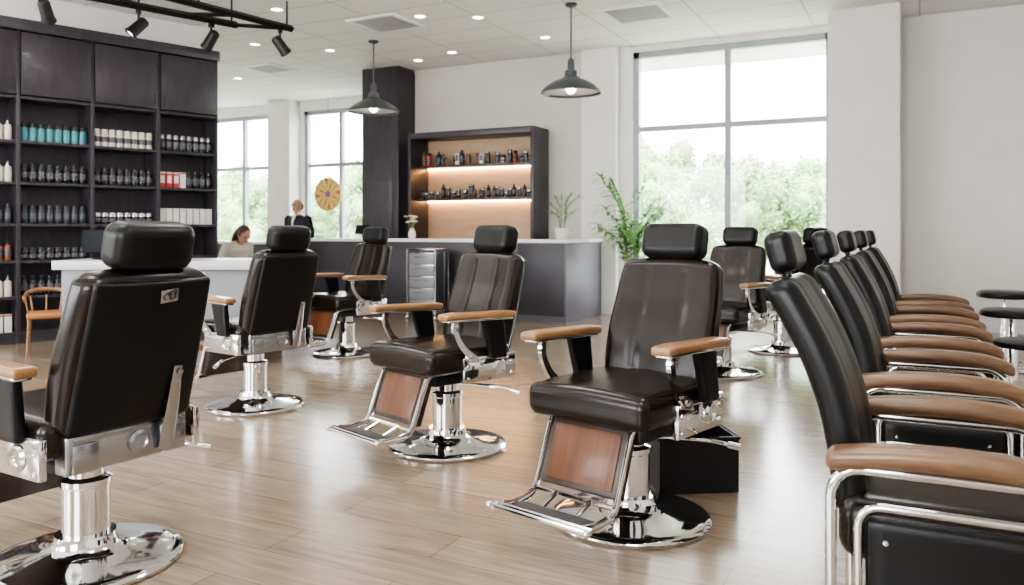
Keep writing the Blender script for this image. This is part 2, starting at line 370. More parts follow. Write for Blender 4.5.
rows=[(2.15,[('pump',1,CAPS,BC[1],'cream white pump bottle'),('wide',0,CAPB,BC[0],'teal bottle with a black cap'),('wide',1,BC[1],LAB,'cream white bottle with a white cap'),('wide',2,CAPS,LAB,'black bottle with a silver cap')]),
 (1.71,[('pump',1,CAPS,BC[1],'cream white pump bottle'),('wide',2,CAPB,LAB,'black bottle with a grey label'),('wide',2,CAPB,LAB,'black bottle with a grey label'),None]),
 (1.27,[('tall',6,CAPB,LAB,'dark blue bottle with a black cap'),('wide',6,CAPB,LAB,'dark blue bottle with a black cap'),('jar',2,CAPS,LAB,'black jar with a silver lid'),('carton',4,BC[1],BC[4],'plain white product carton')]),
 (.88,[('tall',5,CAPB,LAB,'amber bottle with a black cap'),('jar',2,CAPB,LAB,'black jar with a grey label'),None,None]),
 (.50,[('pump',1,CAPS,BC[1],'cream white pump bottle'),('tall',2,CAPB,LAB,'black bottle with a grey label'),None,None]),
 (.12,[('carton',4,BC[3],BC[4],'white product carton with a red band'),None,None,None])]
for z,lst in rows:
    for bi,k in enumerate(lst):
        n=8
        for j in range(n):
            x=bi*BW+.075+j*(BW-.15)/(n-1); kk=k
            if kk is None:
                if z==1.71: kk=('carton',3,BC[4],BC[4],'red product carton') if j<3 else (('carton',4,BC[3],BC[4],'white product carton with a red band') if j==3 else ('tall',2,CAPB,LAB,'black bottle with a grey label'))
                else: continue
            nm='product_carton' if kk[0]=='carton' else 'bottle'
            put(bm_(kk[0],kk[1],kk[2],kk[3]),nm,UM,(x,.10,z+.0005),kk[4]+' on the dark shelving','products on the dark shelving unit','bottle' if nm=='bottle' else 'box',1.12)
# ---------------------------------------------------------------- lit display shelf
ds=empty('display_shelf',(-6.01,10.88,0),label='dark wall-mounted display shelf with warm LED lighting',cat='shelf')
hw=1.08; dp=.53
g=Geo(); zt,zb=2.7,1.0
g.box((-hw,-dp,zb),(-hw+.05,0,zt),.003); g.box((hw-.05,-dp,zb),(hw,0,zt),.003); g.box((-hw+.05,-dp,zt-.09),(hw-.05,0,zt),.003); g.box((-hw+.05,-dp,zb),(hw-.05,0,zb+.05),.003); g.box((-hw+.05,-.06,0),(hw-.05,0,zb))
mk('shelf_frame',g,DARKW,ds)
g=Geo(); g.box((-hw+.05,-.03,zb+.05),(hw-.05,-.005,zt-.09)); mk('back_panel',g,TAN,ds,label='tan lit back panel',smooth=False)
for z in (2.2,1.69):
    g=Geo(); g.box((-hw+.05,-.40,-.035),(hw-.05,-.03,0),.002); s=mk('shelf_board',g,DARKW,ds,(0,0,z))
    g=Geo(); g.box((-hw+.07,-.075,-.05),(hw-.07,-.05,-.036)); mk('led_strip',g,LED,s,smooth=False,label='warm glowing LED strip')
DM=Matrix.Translation((-6.01,10.88,0))
kinds=[('tall',2,CAPB,LAB),('wide',3,CAPB,LAB),('jar',2,CAPS,LAB),('wide',6,CAPS,LAB),('carton',5,CAPB,LAB),('tall',5,CAPB,LAB),('pump',2,CAPB,LAB),('jar',1,CAPB,LAB),('carton',2,CAPS,LAB),('carton',4,BC[3],LAB)]
cn=['black bottle','red bottle','black jar with silver lid','dark blue bottle','brown product carton','amber bottle','black pump bottle','cream jar with black lid','black product carton','white product carton']
for z in (2.2,1.69):
    x=-.98
    while x<.94:
        i=random.randrange(10) if z>2 else random.choice([0,8,2,6,3,0,8,2])
        k=kinds[i]; s=random.uniform(.75,1.22); x+=.040*s
        put(bm_(*k),'product_carton' if k[0]=='carton' else 'bottle',DM,(x,-.28+random.uniform(-.03,.03),z+.0005),cn[i]+' on the lit display shelf','products on the lit display shelf','box' if k[0]=='carton' else 'bottle',s)
        x+=.040*s+random.choice([0,.005,.02,0,.09 if z>2 else .01])
# ---------------------------------------------------------------- counter
ct=empty('reception_counter',(-6.2,9.5,0),label='long dark reception counter with a white stone top',cat='counter')
g=Geo(); g.box((-2.1,.05,0),(2.1,.66,.08)); g.box((-2.1,0,.08),(1.45,.7,1.03),.003)
for x in (-1.4,-.7,0,.7): g.box((x-.004,-.004,.1),(x+.004,.001,1.02))
mk('counter_body',g,DARKG,ct)
g=Geo(); g.box((1.455,-.01,.0),(2.15,1.37,1.03),.003); mk('end_cabinet',g,GREYP,ct,label='grey-violet end cabinet')
g=Geo(); g.box((1.457,-.02,.08),(2.12,-.011,1.02),.002); mk('front_panel',g,DARKG,ct)
g=Geo(); g.box((-2.14,-.04,1.031),(2.18,.72,1.075),.004); g.box((1.44,.72,1.031),(2.18,1.375,1.075),.004); mk('worktop',g,WHITET,ct)
dk=empty('office_desk',(-9.5,9.25,0),label='dark panelled desk with a white top beside the counter',cat='desk')
g=Geo(); g.box((-1.1,0,.06),(1.1,.04,.98),.003); g.box((-1.1,0,0),(-1.06,.5,.98),.003); g.box((1.06,0,0),(1.1,.5,.98),.003); mk('desk_body',g,DARKG,dk)
g=Geo(); g.box((-1.14,-.04,.981),(1.14,.54,1.02),.004); mk('worktop',g,WHITET,dk)
# island desk
a,b=pxd(175,7.35); idk=empty('island_desk',(a,b,0),TH,label='light grey island desk with a thick pale top',cat='desk')
g=Geo(); g.box((-.87,-.31,.07),(.85,.31,.848),.004); g.box((-.82,-.27,0),(.8,.27,.07)); mk('desk_body',g,DESKG,idk)
g=Geo(); g.box((.852,-.3,.0),(.9,.3,.848),.003); mk('end_panel',g,DARKG,idk)
g=Geo(); g.box((-.93,-.36,.85),(.95,.36,.93),.006); mk('worktop',g,GREYT,idk)
a,b=pxd(106,7.35); mo=empty('computer_monitor',(a,b,.9305),TH+.7,label='black computer monitor on the island desk',cat='monitor')
g=Geo(); g.box((-.1,-.07,0),(.1,.07,.012),.004); g.tube([(0,.02,.01),(0,.02,.16)],.018,10); mk('stand',g,BLACKP,mo)
g=Geo(); g.box((-.2,-.02,.06),(.2,.01,.27),.006); g.box((-.19,-.0215,.07),(.19,-.0202,.26),mi=1); mk('screen',g,[BLACKP,mat('screen_dark',(.03,.035,.045),.15)],mo)
# steel drawer cart
a,b=pxd(428,10.85); ca=empty('steel_drawer_cart',(a,b,0),0,label='brushed steel drawer cart in front of the counter',cat='cart')
g=Geo()
for x in (-.22,.22):
    for y in (-.17,.17): g.tube([(x,y,.05),(x,y,.93)],.012,8); g.ball((x,y,.028),.027)
for z in (.1,.93): 
    g.tube([(-.22,-.17,z),(.22,-.17,z),(.22,.17,z),(-.22,.17,z)],.01,8,closed=True)
mk('frame',g,CHROME,ca)
g=Geo(); g.box((-.2,-.15,.1),(.2,.16,.9),.004); g.box((-.235,-.185,.935),(.235,.185,.95),.004); mk('cart_body',g,STEEL,ca)
DGS=mat('cart_drawer_grey',(.24,.24,.26),.4,.2)
for i in range(5):
    g=Geo(); g.box((-.195,-.012,0),(.195,0,.145),.003); d=mk('drawer',g,DGS,ca,(0,-.151,.11+i*.157))
    g=Geo(); g.tube([(-.1,-.01,.1),(-.1,-.03,.1),(.1,-.03,.1),(.1,-.01,.1)],.005,8); mk('handle',g,STEEL,d)
# ---------------------------------------------------------------- barber chair
def empty_child(name,par):
    o=bpy.data.objects.new(name,None); col.objects.link(o); o.parent=par; o.empty_display_size=.05; return o
def rpath(hx,hy,r,z,k=5):
    out=[]
    for cx,cy,a0 in ((hx-r,hy-r,0),(-hx+r,hy-r,90),(-hx+r,-hy+r,180),(hx-r,-hy+r,270)):
        for i in range(k+1):
            a=math.radians(a0+90*i/k); out.append((cx+r*math.cos(a),cy+r*math.sin(a),z))
    return out
def build_barber(loc,rz,label):
    e=empty('barber_chair',loc,rz,label=label,cat='barber chair',group='barber chairs on the salon floor')
    g=Geo(); g.lathe([(0,0),(.32,0),(.328,.006),(.330,.016),(.322,.026),(.29,.033),(.22,.040),(.15,.050),(.118,.062),(.104,.085),(.100,.11),(0,.11)],64); mk('base',g,CHROME,e)
    g=Geo(); g.lathe([(0,.10),(.080,.10),(.080,.28),(.086,.285),(.086,.305),(.080,.31),(.060,.315),(.060,.40),(0,.40)],40); mk('pedestal_column',g,CHROME,e)
    g=Geo(); g.box((-.20,-.24,.385),(.20,.2,.44),.01); mk('seat_frame',g,BLACKM,e)
    g=Geo(); g.box((-.225,.19,.40),(.225,.262,.53),.01,seg=3)
    for x in (-.18,.18): g.lathe([(0,0),(.014,0),(.014,.006),(0,.008)],16,M=Matrix.Translation((x,.261,.43))@Matrix.Rotation(-math.pi/2,4,'X'))
    g.lathe([(0,0),(.04,0),(.04,.01),(.028,.014),(.024,.008),(0,.008)],24,M=Matrix.Translation((-.03,.261,.465))@Matrix.Rotation(-math.pi/2,4,'X'))
    g.box((-.2,.261,.505),(.2,.268,.522),.002); g.box((-.21,.261,.405),(-.12,.275,.50),.004); g.box((.12,.261,.405),(.21,.275,.50),.004); mk('rear_plate',g,STEEL,e)
    def sf(p):
        u=p.x/.27; v=p.y/.27
        z=p.z
        if z>0: z+=.020*(1-u*u)*(1-v*v*.6); z-=.009*math.exp(-((abs(p.x)-.13)/.012)**2)*(1 if abs(v)<.9 else .3)
        y=p.y
        if y<-.2: y-=.010*(1-(p.z/.085)**2)
        return Vector((p.x*(1+.02*(1-(p.z/.085)**2)),y,z))
    g=Geo(); g.rbox((.555,.56,.132),.040,20,sf); 
    g.tube(rpath(.270,.272,.045,.045),.0045,6,closed=True); g.tube(rpath(.270,.272,.045,-.043),.0045,6,closed=True)
    mk('seat',g,LEATHERB,e,(0,-.048,.518))
    def bf(p):
        w=(p.z+.28)/.56
        x=p.x*(1.0-.055*w*w+ .045*math.sin(math.pi*w))
        y=p.y-.28*(x*x)
        if p.y<0:
            y+=.012*(math.exp(-((abs(p.x)-.10)/.009)**2))*(1 if abs(p.z)<.23 else .2)+(-.012*math.sin(math.pi*min(1,max(0,w*1.6))) if w<.62 else 0)
        z=p.z
        if w>.85: z-=.8*(x*x)*(w-.85)/.15*.5
        return Vector((x,y,z))
    g=Geo(); g.rbox((.50,.118,.57),.050,36,bf); bk=mk('backrest',g,LEATHERB,e,(0,.290,.80),(math.radians(-16),0,0))
    g=Geo(); g.rbox((.455,.03,.52),.014,14,lambda p:Vector((p.x*(1-.05*((p.z+.26)/.52)**2),p.y-.26*p.x*p.x,p.z)))
    mk('back_shell',g,LEATHER,bk,(0,.057,-.005),label='smooth black outer back shell')
    g=Geo(); g.box((-.034,0,-.024),(.034,.005,.024),.004)
    for p0,p1 in (((-.022,.012),(-.022,-.010)),((-.022,-.010),(-.010,-.010)),((-.002,-.014),(-.002,.014)),((-.002,.014),(.008,.008)),((.008,.008),(-.002,.0)),((.016,-.012),(.024,.0)),((.024,.0),(.014,.012))):
        g.tube([(p0[0],.006,p0[1]),(p1[0],.006,p1[1])],.0018,6,mi=1)
    mk('badge',g,[STEEL,BLACKM],bk,(-.04,.072,.205),(0,math.radians(6),0),label='small steel badge with engraved emblem')
    g=Geo(); g.tube([(-.13,.087,-.37),(-.13,.085,-.22),(-.13,.074,-.06)],[.030,.026,.017],8,flat=.35); g.lathe([(0,0),(.012,0),(.012,.006),(0,.008)],12,M=Matrix.Translation((-.13,.085,-.08))@Matrix.Rotation(-math.pi/2,4,'X'))
    mk('recline_bracket',g,STEEL,bk,label='steel recline bracket')
    g=Geo(); g.tube([(-.05,.365,.98),(-.05,.38,1.10)],.008,8); g.tube([(.05,.365,.98),(.05,.38,1.10)],.008,8); g.tube([(-.05,.37,1.03),(.05,.37,1.03)],.006,8); mk('headrest_post',g,CHROME,e)
    def hf(p): 
        u=p.x/.14; return Vector((p.x,p.y-.012*(u*u),p.z*(1-.05*u*u)))
    g=Geo(); g.rbox((.30,.125,.165),.044,14,hf); mk('headrest',g,LEATHER,e,(0,.378,1.145),(math.radians(-12),0,0))
    for sx in (-1,1):
        def af(p):
            z=p.z; y=p.y
            if y<-.18: z-=2.0*(y+.18)**2
            if y>.18: z-=.6*(y-.18)**2
            return Vector((p.x*(1.06 if y<-.1 else 1),y,z+.03*(-y)))
        g=Geo(); g.rbox((.080,.49,.034),.013,14,af); a_=mk('armrest',g,ARMW,e,(sx*.315,-.045,.756))
        g=Geo(); g.rbox((.062,.45,.014),.006,14,af); mk('arm_rail',g,CHROME,a_,(0,0,-.022),label='chrome rail under the wooden arm')
        X=Matrix.Rotation(sx*math.pi/2,4,'Y')
        g=Geo()
        outer=smooth_path([(0,-.205,.738),(0,-.215,.68),(0,-.170,.59),(0,-.09,.515)],6); inner=smooth_path([(0,-.175,.738),(0,-.183,.68),(0,-.135,.60),(0,-.045,.535)],6)
        poly=[(p.y,p.z) for p in outer]+[(-.04,.505)]+[(p.y,p.z) for p in inner[::-1]]
        g.prism(poly,-.009,.009)
        g.lathe([(0,0),(.011,0),(.011,.014),(0,.016)],14,M=Matrix.Translation((0,-.193,.705))@X)
        g.lathe([(0,0),(.013,0),(.013,.014),(0,.016)],14,M=Matrix.Translation((0,-.09,.54))@X)
        mk('arm_support',g,CHROME,e,(sx*.308,0,0),ang=30)
        def pf(p):
            k=.5-p.z/.22
            return Vector((p.x,p.y*(1-.30*k)+.05*k,p.z))
        g=Geo(); g.rbox((.040,.15,.22),.014,10,pf); mk('arm_panel',g,LEATHER,e,(sx*.308,.055,.625))
        g=Geo(); g.box((-.014,-.17,-.068),(.014,.20,.066),.006)
        g.lathe([(0,.0),(.044,0),(.046,.018),(.036,.026),(.030,.026),(.026,.018),(0,.018)],28,M=Matrix.Translation((0,.08,-.004))@X)
        g.box((-.018,-.16,.050),(.018,.19,.062),.003)
        for yy,zz in ((-.14,.02),(-.14,-.045),(.175,-.045),(.175,.02)): g.lathe([(0,0),(.010,0),(.010,.018),(0,.020)],14,M=Matrix.Translation((0,yy,zz))@X)
        mk('side_plate',g,CHROME,e,(sx*.286,.04,.468),ang=30)
    fr=empty_child('footrest',e)
    R22=(math.radians(-20),0,0)
    g=Geo(); g.box((-.180,-.006,-.125),(.180,.05,.130),.008,seg=3); mk('leg_rest_box',g,DWAL,fr,(0,-.320,.325),R22,label='dark walnut leg rest box')
    g=Geo(); g.box((-.155,-.013,-.102),(.155,-.005,.112),.004); mk('calf_panel',g,WALNUT,fr,(0,-.320,.325),R22,label='polished walnut calf panel')
    g=Geo()
    for sx in (-1,1):
        g.tube(smooth_path([(sx*.190,-.24,.455),(sx*.190,-.29,.42),(sx*.190,-.37,.22),(sx*.190,-.41,.17),(sx*.190,-.50,.155),(sx*.190,-.58,.165)],5),.008,8,flat=2.2)
    g.tube([(-.18,-.285,.458),(.18,-.285,.458)],.009,8); g.tube([(-.18,-.385,.185),(.18,-.385,.185)],.012,8)
    mk('footrest_frame',g,CHROME,fr)
    g=Geo(); g.box((-.185,-.575,.150),(.185,-.475,.160),.003); g.box((-.17,-.565,.160),(.17,-.485,.164),.002,mi=1)
    for y in (-.615,-.585): g.tube([(-.225,y,.168),(.225,y,.168)],.010,8)
    for x in (-.20,.20): g.tube([(x,-.625,.163),(x,-.42,.163)],.009,8)
    for x in (-.08,.08): g.tube([(x,-.48,.155),(x,-.39,.19)],.008,8)
    for x in (-.225,.225): g.ball((x,-.615,.168),.015,n=6)
    mk('footplate',g,[CHROME,RUBBER],fr)
    g=Geo(); g.tube(smooth_path([(.08,.0,.365),(.2,.04,.365),(.32,.10,.36),(.38,.14,.345)],5),.0085,8); g.tube([(.37,.133,.348),(.41,.16,.338)],.013,10); lv=mk('lever',g,CHROME,e)
    return e,lv
def place(px,d,fx,fy): a,b=pxd(px,d); return (a,b,0),dirroom(fx,fy)
LB='black leather barber chair with wooden arms and chrome base'
l,r=place(86,2.9,-.86,.51); ch,lever=build_barber(l,r,'black leather barber chair turned away with steel badge')
for px,d,fx,fy,lab in ((630,3.32,-.66,-.75,LB),(447,4.44,-.72,-.69,LB),(347,7.75,-.62,-.78,LB),(255,5.45,-.80,.60,LB),
    (722,6.7,-.62,-.75,LB),(782,7.9,-.6,.8,LB)):
    l,r=place(px,d,fx,fy); copy_tree(ch,l,r,label=lab,skip=('badge',))
lever.scale=(-1,1,1)
# ---------------------------------------------------------------- row chairs
def build_row(loc,rz):
    e=empty('salon_armchair',loc,rz,label='black leather high-back armchair with walnut arms and chrome frame',cat='armchair',group='row of salon armchairs')
    for sx in (-1,1):
        g=Geo(); x=sx*.31
        g.tube(rrect(-.30,.20,.014,.635,.07,x),.014,10,closed=True)
        g.tube(rrect(-.26,.14,.30,.550,.05,x),.010,10,closed=True)
        mk('side_frame',g,CHROME,e)
        g=Geo(); g.rbox((.03,.37,.22),.014,8,M=Matrix.Translation((x-sx*.012,-.06,.41)))
        for y in (-.2,.08):
            g.lathe([(0,0),(.007,0),(.006,.004),(0,.005)],12,M=Matrix.Translation((x+sx*.003,y,.47))@Matrix.Rotation(sx*math.pi/2,4,'Y'),mi=1)
        mk('side_panel',g,[LEATHER,CHROME],e)
        def af(p):
            z=p.z-.35*(p.y)**2
            if p.y<-.16: z-=1.5*(p.y+.16)**2
            return Vector((p.x*(1+.12*math.cos(p.y*5)),p.y,z))
        g=Geo(); g.rbox((.080,.54,.052),.022,14,af); mk('armrest',g,ARMB,e,(x,-.06,.678))
    g=Geo()
    for y in (-.22,.1): g.tube([(-.30,y,.36),(.30,y,.36)],.012,8)
    mk('cross_bar',g,CHROME,e)
    g=Geo(); g.rbox((.55,.52,.15),.05,14,lambda p:Vector((p.x,p.y,p.z+(.024*(1-(p.x/.28)**2) if p.z>0 else 0)))); mk('seat',g,LEATHERB,e,(0,-.07,.47))
    def bf(p):
        w=(p.z+.30)/.60
        return Vector((p.x*(1.0-.10*w*w),p.y-.20*p.x*p.x-.045*math.sin(math.pi*w)+.018+(.007*math.exp(-((abs(p.x)-.11)/.016)**2) if p.y<0 else 0),p.z))
    g=Geo(); g.rbox((.47,.085,.60),.038,24,bf); mk('backrest',g,LEATHER,e,(0,.245,.785),(math.radians(-18),0,0))
    g=Geo(); g.tube([(-.05,.335,1.0),(-.05,.355,1.13)],.008,8); g.tube([(.05,.335,1.0),(.05,.355,1.13)],.008,8); g.tube([(-.05,.34,1.04),(.05,.34,1.04)],.006,8); mk('headrest_post',g,BLACKM,e)
    g=Geo(); g.rbox((.24,.075,.115),.028,14,lambda p:Vector((p.x,p.y-.25*p.x*p.x,p.z))); mk('headrest',g,LEATHER,e,(0,.350,1.140),(math.radians(-14),0,0))
    return e
RX=.01
rc=build_row((RX,2.37,0),math.pi/2)
for n in range(1,5): copy_tree(rc,(RX,2.37+1.08*n,0),math.pi/2)
# ---------------------------------------------------------------- black caddy behind main chair
a,b=pxd(691,3.76); bx=empty('tool_caddy',(a,b,0),TH+.1,label='black open-topped tool caddy with an upright handle on the floor',cat='storage box')
g=Geo(); w,d,h=.185,.12,.25
for lo,hi in (((-w,-d,0),(w,d,.012)),((-w,-d,.012),(w,-d+.01,h)),((-w,d-.01,.012),(w,d,h)),((-w,-d+.01,.012),(-w+.01,d-.01,h)),((w-.01,-d+.01,.012),(w,d-.01,h))): g.box(lo,hi)
g.tube(rpath(w+.006,d+.006,.015,h),.008,6,closed=True); mk('caddy_body',g,BLACKP,bx)
g=Geo(); g.rbox((.10,.03,.42),.012,8); mk('handle',g,BLACKP,bx,(.08,0,.225))
# ---------------------------------------------------------------- stools
st=None
for px,d,zs in ((1005,6.9,.90),(1013,5.9,.82),(1033,5.0,.68)):
    a,b=pxd(px,d)
    if st is None:
        st=empty('round_stool',(a,b,0),0,label='round dark padded stool on a chrome pedestal',cat='stool',group='round stools by the wall')
        g=Geo(); g.lathe([(0,.68),(.16,.68),(.185,.69),(.19,.71),(.185,.735),(.16,.75),(0,.755)],36); mk('seat',g,LEATHER,st)
        g=Geo(); g.lathe([(0,0),(.20,0),(.205,.01),(.19,.02),(.06,.035),(.03,.06),(.028,.40),(.022,.41),(.022,.68),(0,.68)],32); g.tube([(math.cos(t*.5236)*.15,math.sin(t*.5236)*.15,.25) for t in range(12)],.009,8,closed=True)
        for t in (0,2.09,4.19): g.tube([(0,0,.25),(.15*math.cos(t),.15*math.sin(t),.25)],.007,6)
        mk('pedestal',g,CHROME,st); st.scale=(1.15,1.15,zs)
    else: s_=copy_tree(st,(a,b,0),0); s_.scale=(1.15,1.15,zs)
# ---------------------------------------------------------------- wooden side chair
a,b=pxd(46,7.75); wc=empty('wooden_armchair',(a,b,0),TH+.5,label='small wooden armchair with curved arms by the shelving',cat='chair')
OAK=wood('oak_brown',(.20,.095,.04),(.32,.16,.075),(6,6,1.5),.4,.2)
g=Geo(); g.rbox((.36,.34,.07),.03,8); mk('seat',g,mat('orange_tan_seat',(.36,.15,.05),.6,bump=.3),wc,(0,0,.415))
for sx in (-1,1):
    for sy in (-1,1):
        g=Geo(); g.tube([(sx*.15,sy*.13,.40),(sx*.17,sy*.16,0.003)],[.017,.011],10); mk('leg',g,OAK,wc)
g=Geo(); g.tube(smooth_path([(-.19,-.16,.58),(-.20,0,.60),(-.16,.16,.65),(0,.20,.67),(.16,.16,.65),(.20,0,.60),(.19,-.16,.58)],6),.016,10,flat=1.5)
for x,y in ((-.185,-.13),(.185,-.13),(-.15,.155),(.15,.155),(0,.195)): g.tube([(x*.85,y*.85,.43),(x,y,.61)],.010,8)
mk('backrest',g,OAK,wc); wc.scale=(.9,.9,.92)
# ---------------------------------------------------------------- plants
def plant(name,loc,h,spread,nf,label,pot_h,pot_r,seed,leafL=.16,wr=.11,droop=.35):
    rnd=random.Random(seed); e=empty(name,loc,0,label=label,cat='plant')
    g=Geo(); g.lathe([(0,0),(pot_r*.75,0),(pot_r*.8,.01),(pot_r,pot_h-.01),(pot_r,pot_h),(pot_r*.9,pot_h),(pot_r*.85,pot_h-.04),(0,pot_h-.04)],32); mk('pot',g,POTW,e)
    g=Geo(); g.lathe([(0,pot_h-.025),(pot_r*.86,pot_h-.03)],24); mk('soil',g,SOIL,e)
    gs=Geo(); gl=bmesh.new()
    def leaf(p,d,L,w):
        d=d.normalized(); side=d.cross(Vector((0,0,1)))
        if side.length<.01: side=Vector((1,0,0))
        side.normalize(); nrm=side.cross(d)
        prev=None
        for i in range(6):
            t=i/5; ww=w*math.sin(math.pi*min(1,t*.9+.08))**.8; c=p+d*L*t-Vector((0,0,1))*L*droop*t*t
            a_=gl.verts.new(c+side*ww+nrm*ww*.25); m_=gl.verts.new(c); b_=gl.verts.new(c-side*ww+nrm*ww*.25)
            if prev: gl.faces.new((prev[0],a_,m_,prev[1])); gl.faces.new((prev[1],m_,b_,prev[2]))
            prev=(a_,m_,b_)
    for k in range(nf):
        an=k*2.4+rnd.uniform(-.4,.4); hh=h*rnd.uniform(.45,1); sp_=spread*rnd.uniform(.5,1)
        base=Vector((math.cos(an)*pot_r*.3,math.sin(an)*pot_r*.3,pot_h-.04))
        tip=Vector((math.cos(an)*sp_,math.sin(an)*sp_,pot_h+hh*.92))
        mid=base.lerp(tip,.5)+Vector((-math.cos(an)*sp_*.22,-math.sin(an)*sp_*.22,hh*.18))
        path=smooth_path([base,mid,tip],9); gs.tube(path,[.006*(1-.7*i/len(path)) for i in range(len(path))],6)
        n=len(path)
        for i in range(n//3,n):
            T=(path[min(i+1,n-1)]-path[i-1]).normalized(); sd=T.cross(Vector((0,0,1))); sd=sd.normalized() if sd.length>.01 else Vector((1,0,0))
            for s in (-1,1):
                leaf(path[i],sd*s*rnd.uniform(.6,1)+T*.8+Vector((0,0,rnd.uniform(-.3,.2))),leafL*rnd.uniform(.7,1.1),leafL*wr)
        leaf(path[-1],path[-1]-path[-2],leafL,leafL*wr)
    mk('stems',gs,STEM,e)
    me=bpy.data.meshes.new('foliage'); gl.to_mesh(me); gl.free(); me.materials.append(LEAF); me.polygons.foreach_set('use_smooth',[True]*len(me.polygons))
    o=bpy.data.objects.new('foliage',me); col.objects.link(o); o.parent=e
plant('potted_palm',(-3.42,10.2,0),1.55,.45,16,'tall leafy green palm in a white pot by the window',.45,.17,3,.27,.085,.55)
plant('potted_plant',(-4.33,10.0,1.0755),.54,.25,7,'small leafy green plant in a white pot on the counter',.15,.10,5,.12,.085,.4)
# flowers
vs=empty('flower_vase',(-6.64,9.8,1.0755),0,label='white flowers in a small ceramic vase on the counter',cat='vase')
g=Geo(); g.lathe([(0,0),(.04,0),(.06,.04),(.05,.1),(.03,.13),(.035,.15),(.028,.15),(.025,.12),(0,.1)],24); mk('vase',g,POTW,vs)
rnd=random.Random(4); gf=Geo(); gst=Geo()
for i in range(13):
    an=rnd.uniform(0,6.28); rr=rnd.uniform(.02,.12); p=Vector((math.cos(an)*rr,math.sin(an)*rr,rnd.uniform(.22,.34)))
    gst.tube([(0,0,.1),(p.x*.5,p.y*.5,.2),p],.003,5)
    for j in range(6):
        t=j*1.047; gf.ball(p+Vector((math.cos(t)*.018,math.sin(t)*.018,0)),.016,(1,1,.6),0,6)
    gf.ball(p+Vector((0,0,.006)),.01,(1,1,1),1,6)
mk('stems',gst,STEM,vs); mk('blossoms',gf,[mat('petal_cream',(.85,.80,.68),.6),mat('pollen',(.7,.5,.15),.6)],vs)
a,b=-7.05,9.75; pt=empty('payment_terminal',(a,b,1.0755),.2,label='small black payment terminal on the counter',cat='payment terminal')
g=Geo(); g.box((-.05,-.08,0),(.05,.08,.03),.008); mk('terminal_body',g,BLACKP,pt)
g=Geo(); g.box((-.04,.0,.0301),(.04,.07,.034),.002); mk('screen',g,mat('lcd',(.25,.3,.32),.2),pt)
g=Geo()
for i in range(3):
    for j in range(4): g.box((-.035+i*.025,-.07+j*.016,.0301),(-.017+i*.025,-.059+j*.016,.034),.001)
mk('keypad',g,LAB,pt)
a,b=-7.55,9.8; tb=empty('tablet_stand',(a,b,1.0755),.2,label='tablet on a small stand on the counter',cat='tablet')
g=Geo(); g.box((-.06,-.05,0),(.06,.05,.01),.003); g.tube([(0,.03,.01),(0,.02,.12)],.008,8); mk('stand',g,STEEL,tb)
g=Geo(); g.box((-.11,-.006,-.075),(.11,.006,.075),.004); mk('screen',g,BLACKP,tb,(0,0,.13),(-.4,0,0))
# round window sign
sg=empty('round_window_sign',(-10.44,BB-.03,1.91),0,label='round colourful wheel sign hanging on the window',cat='sign')
cols=[(.66,.42,.06),(.70,.52,.14),(.55,.16,.06),(.74,.60,.24),(.62,.36,.08),(.66,.50,.18)]
ms=[mat('sign_c%d'%i,c,.5) for i,c in enumerate(cols)]+[mat('sign_violet',(.26,.11,.30),.5),mat('sign_rim',(.50,.36,.12),.4)]
g=Geo(); t=bmesh.new(); n=24
for i in range(n):
    a0=2*math.pi*i/n; a1=2*math.pi*(i+1)/n
    for (r0,r1_,mi) in ((.05,.17,(i*5)%6),(.17,.25,(i*7+2)%6)):
        vsx=[t.verts.new((r*math.cos(x),-.012,r*math.sin(x))) for r,x in ((r0,a0),(r1_,a0),(r1_,a1),(r0,a1))]
        f=t.faces.new(vsx[::-1]); f.material_index=mi
me=bpy.data.meshes.new('t'); t.to_mesh(me); t.free(); g.bm.from_mesh(me)
X=Matrix.Rotation(math.pi/2,4,'X')
g.lathe([(0,.0),(.05,0),(.05,.016),(0,.018)],32,M=X,mi=6); g.lathe([(.25,0),(.265,0),(.265,.02),(.25,.02)],40,M=X,mi=7); g.lathe([(0,-.002),(.26,-.002),(.26,.008),(0,.008)],40,M=X,mi=7)
sd_=mk('sign_disc',g,ms,sg); sd_.scale=(1.25,1,1.25)
g=Geo(); g.tube([(0,-.005,.30),(0,-.005,1.88)],.003,6); mk('hanging_cord',g,BLACKM,sg)
# ---------------------------------------------------------------- people
SKIN=mat('skin',(.56,.31,.22),.5,var=.05); LIP=mat('lip',(.38,.14,.11),.5)
def ell(g,rings,mi=0,n=20):
    t=bmesh.new(); R=[]
    for (cx,cy,cz,rx,ry) in rings: R.append([t.verts.new((cx+rx*math.cos(2*math.pi*i/n),cy+ry*math.sin(2*math.pi*i/n),cz)) for i in range(n)])
    for A,B in zip(R,R[1:]):
        for i in range(n): j=(i+1)%n; t.faces.new((A[i],A[j],B[j],B[i]))
    t.faces.new(R[0][::-1]); t.faces.new(R[-1]); bmesh.ops.recalc_face_normals(t,faces=t.faces); g.add(t)
def limb(g,pts,rad):
    P=smooth_path(pts,4); k=len(P); rr=[]
    for i in range(k):
        u=i/(k-1)*(len(rad)-1); j=min(int(u),len(rad)-2); rr.append(rad[j]+(rad[j+1]-rad[j])*(u-j))
    g.tube(P,rr,12); g.ball(P[0],rr[0]*.98,n=6); g.ball(P[-1],rr[-1]*.98,n=6)
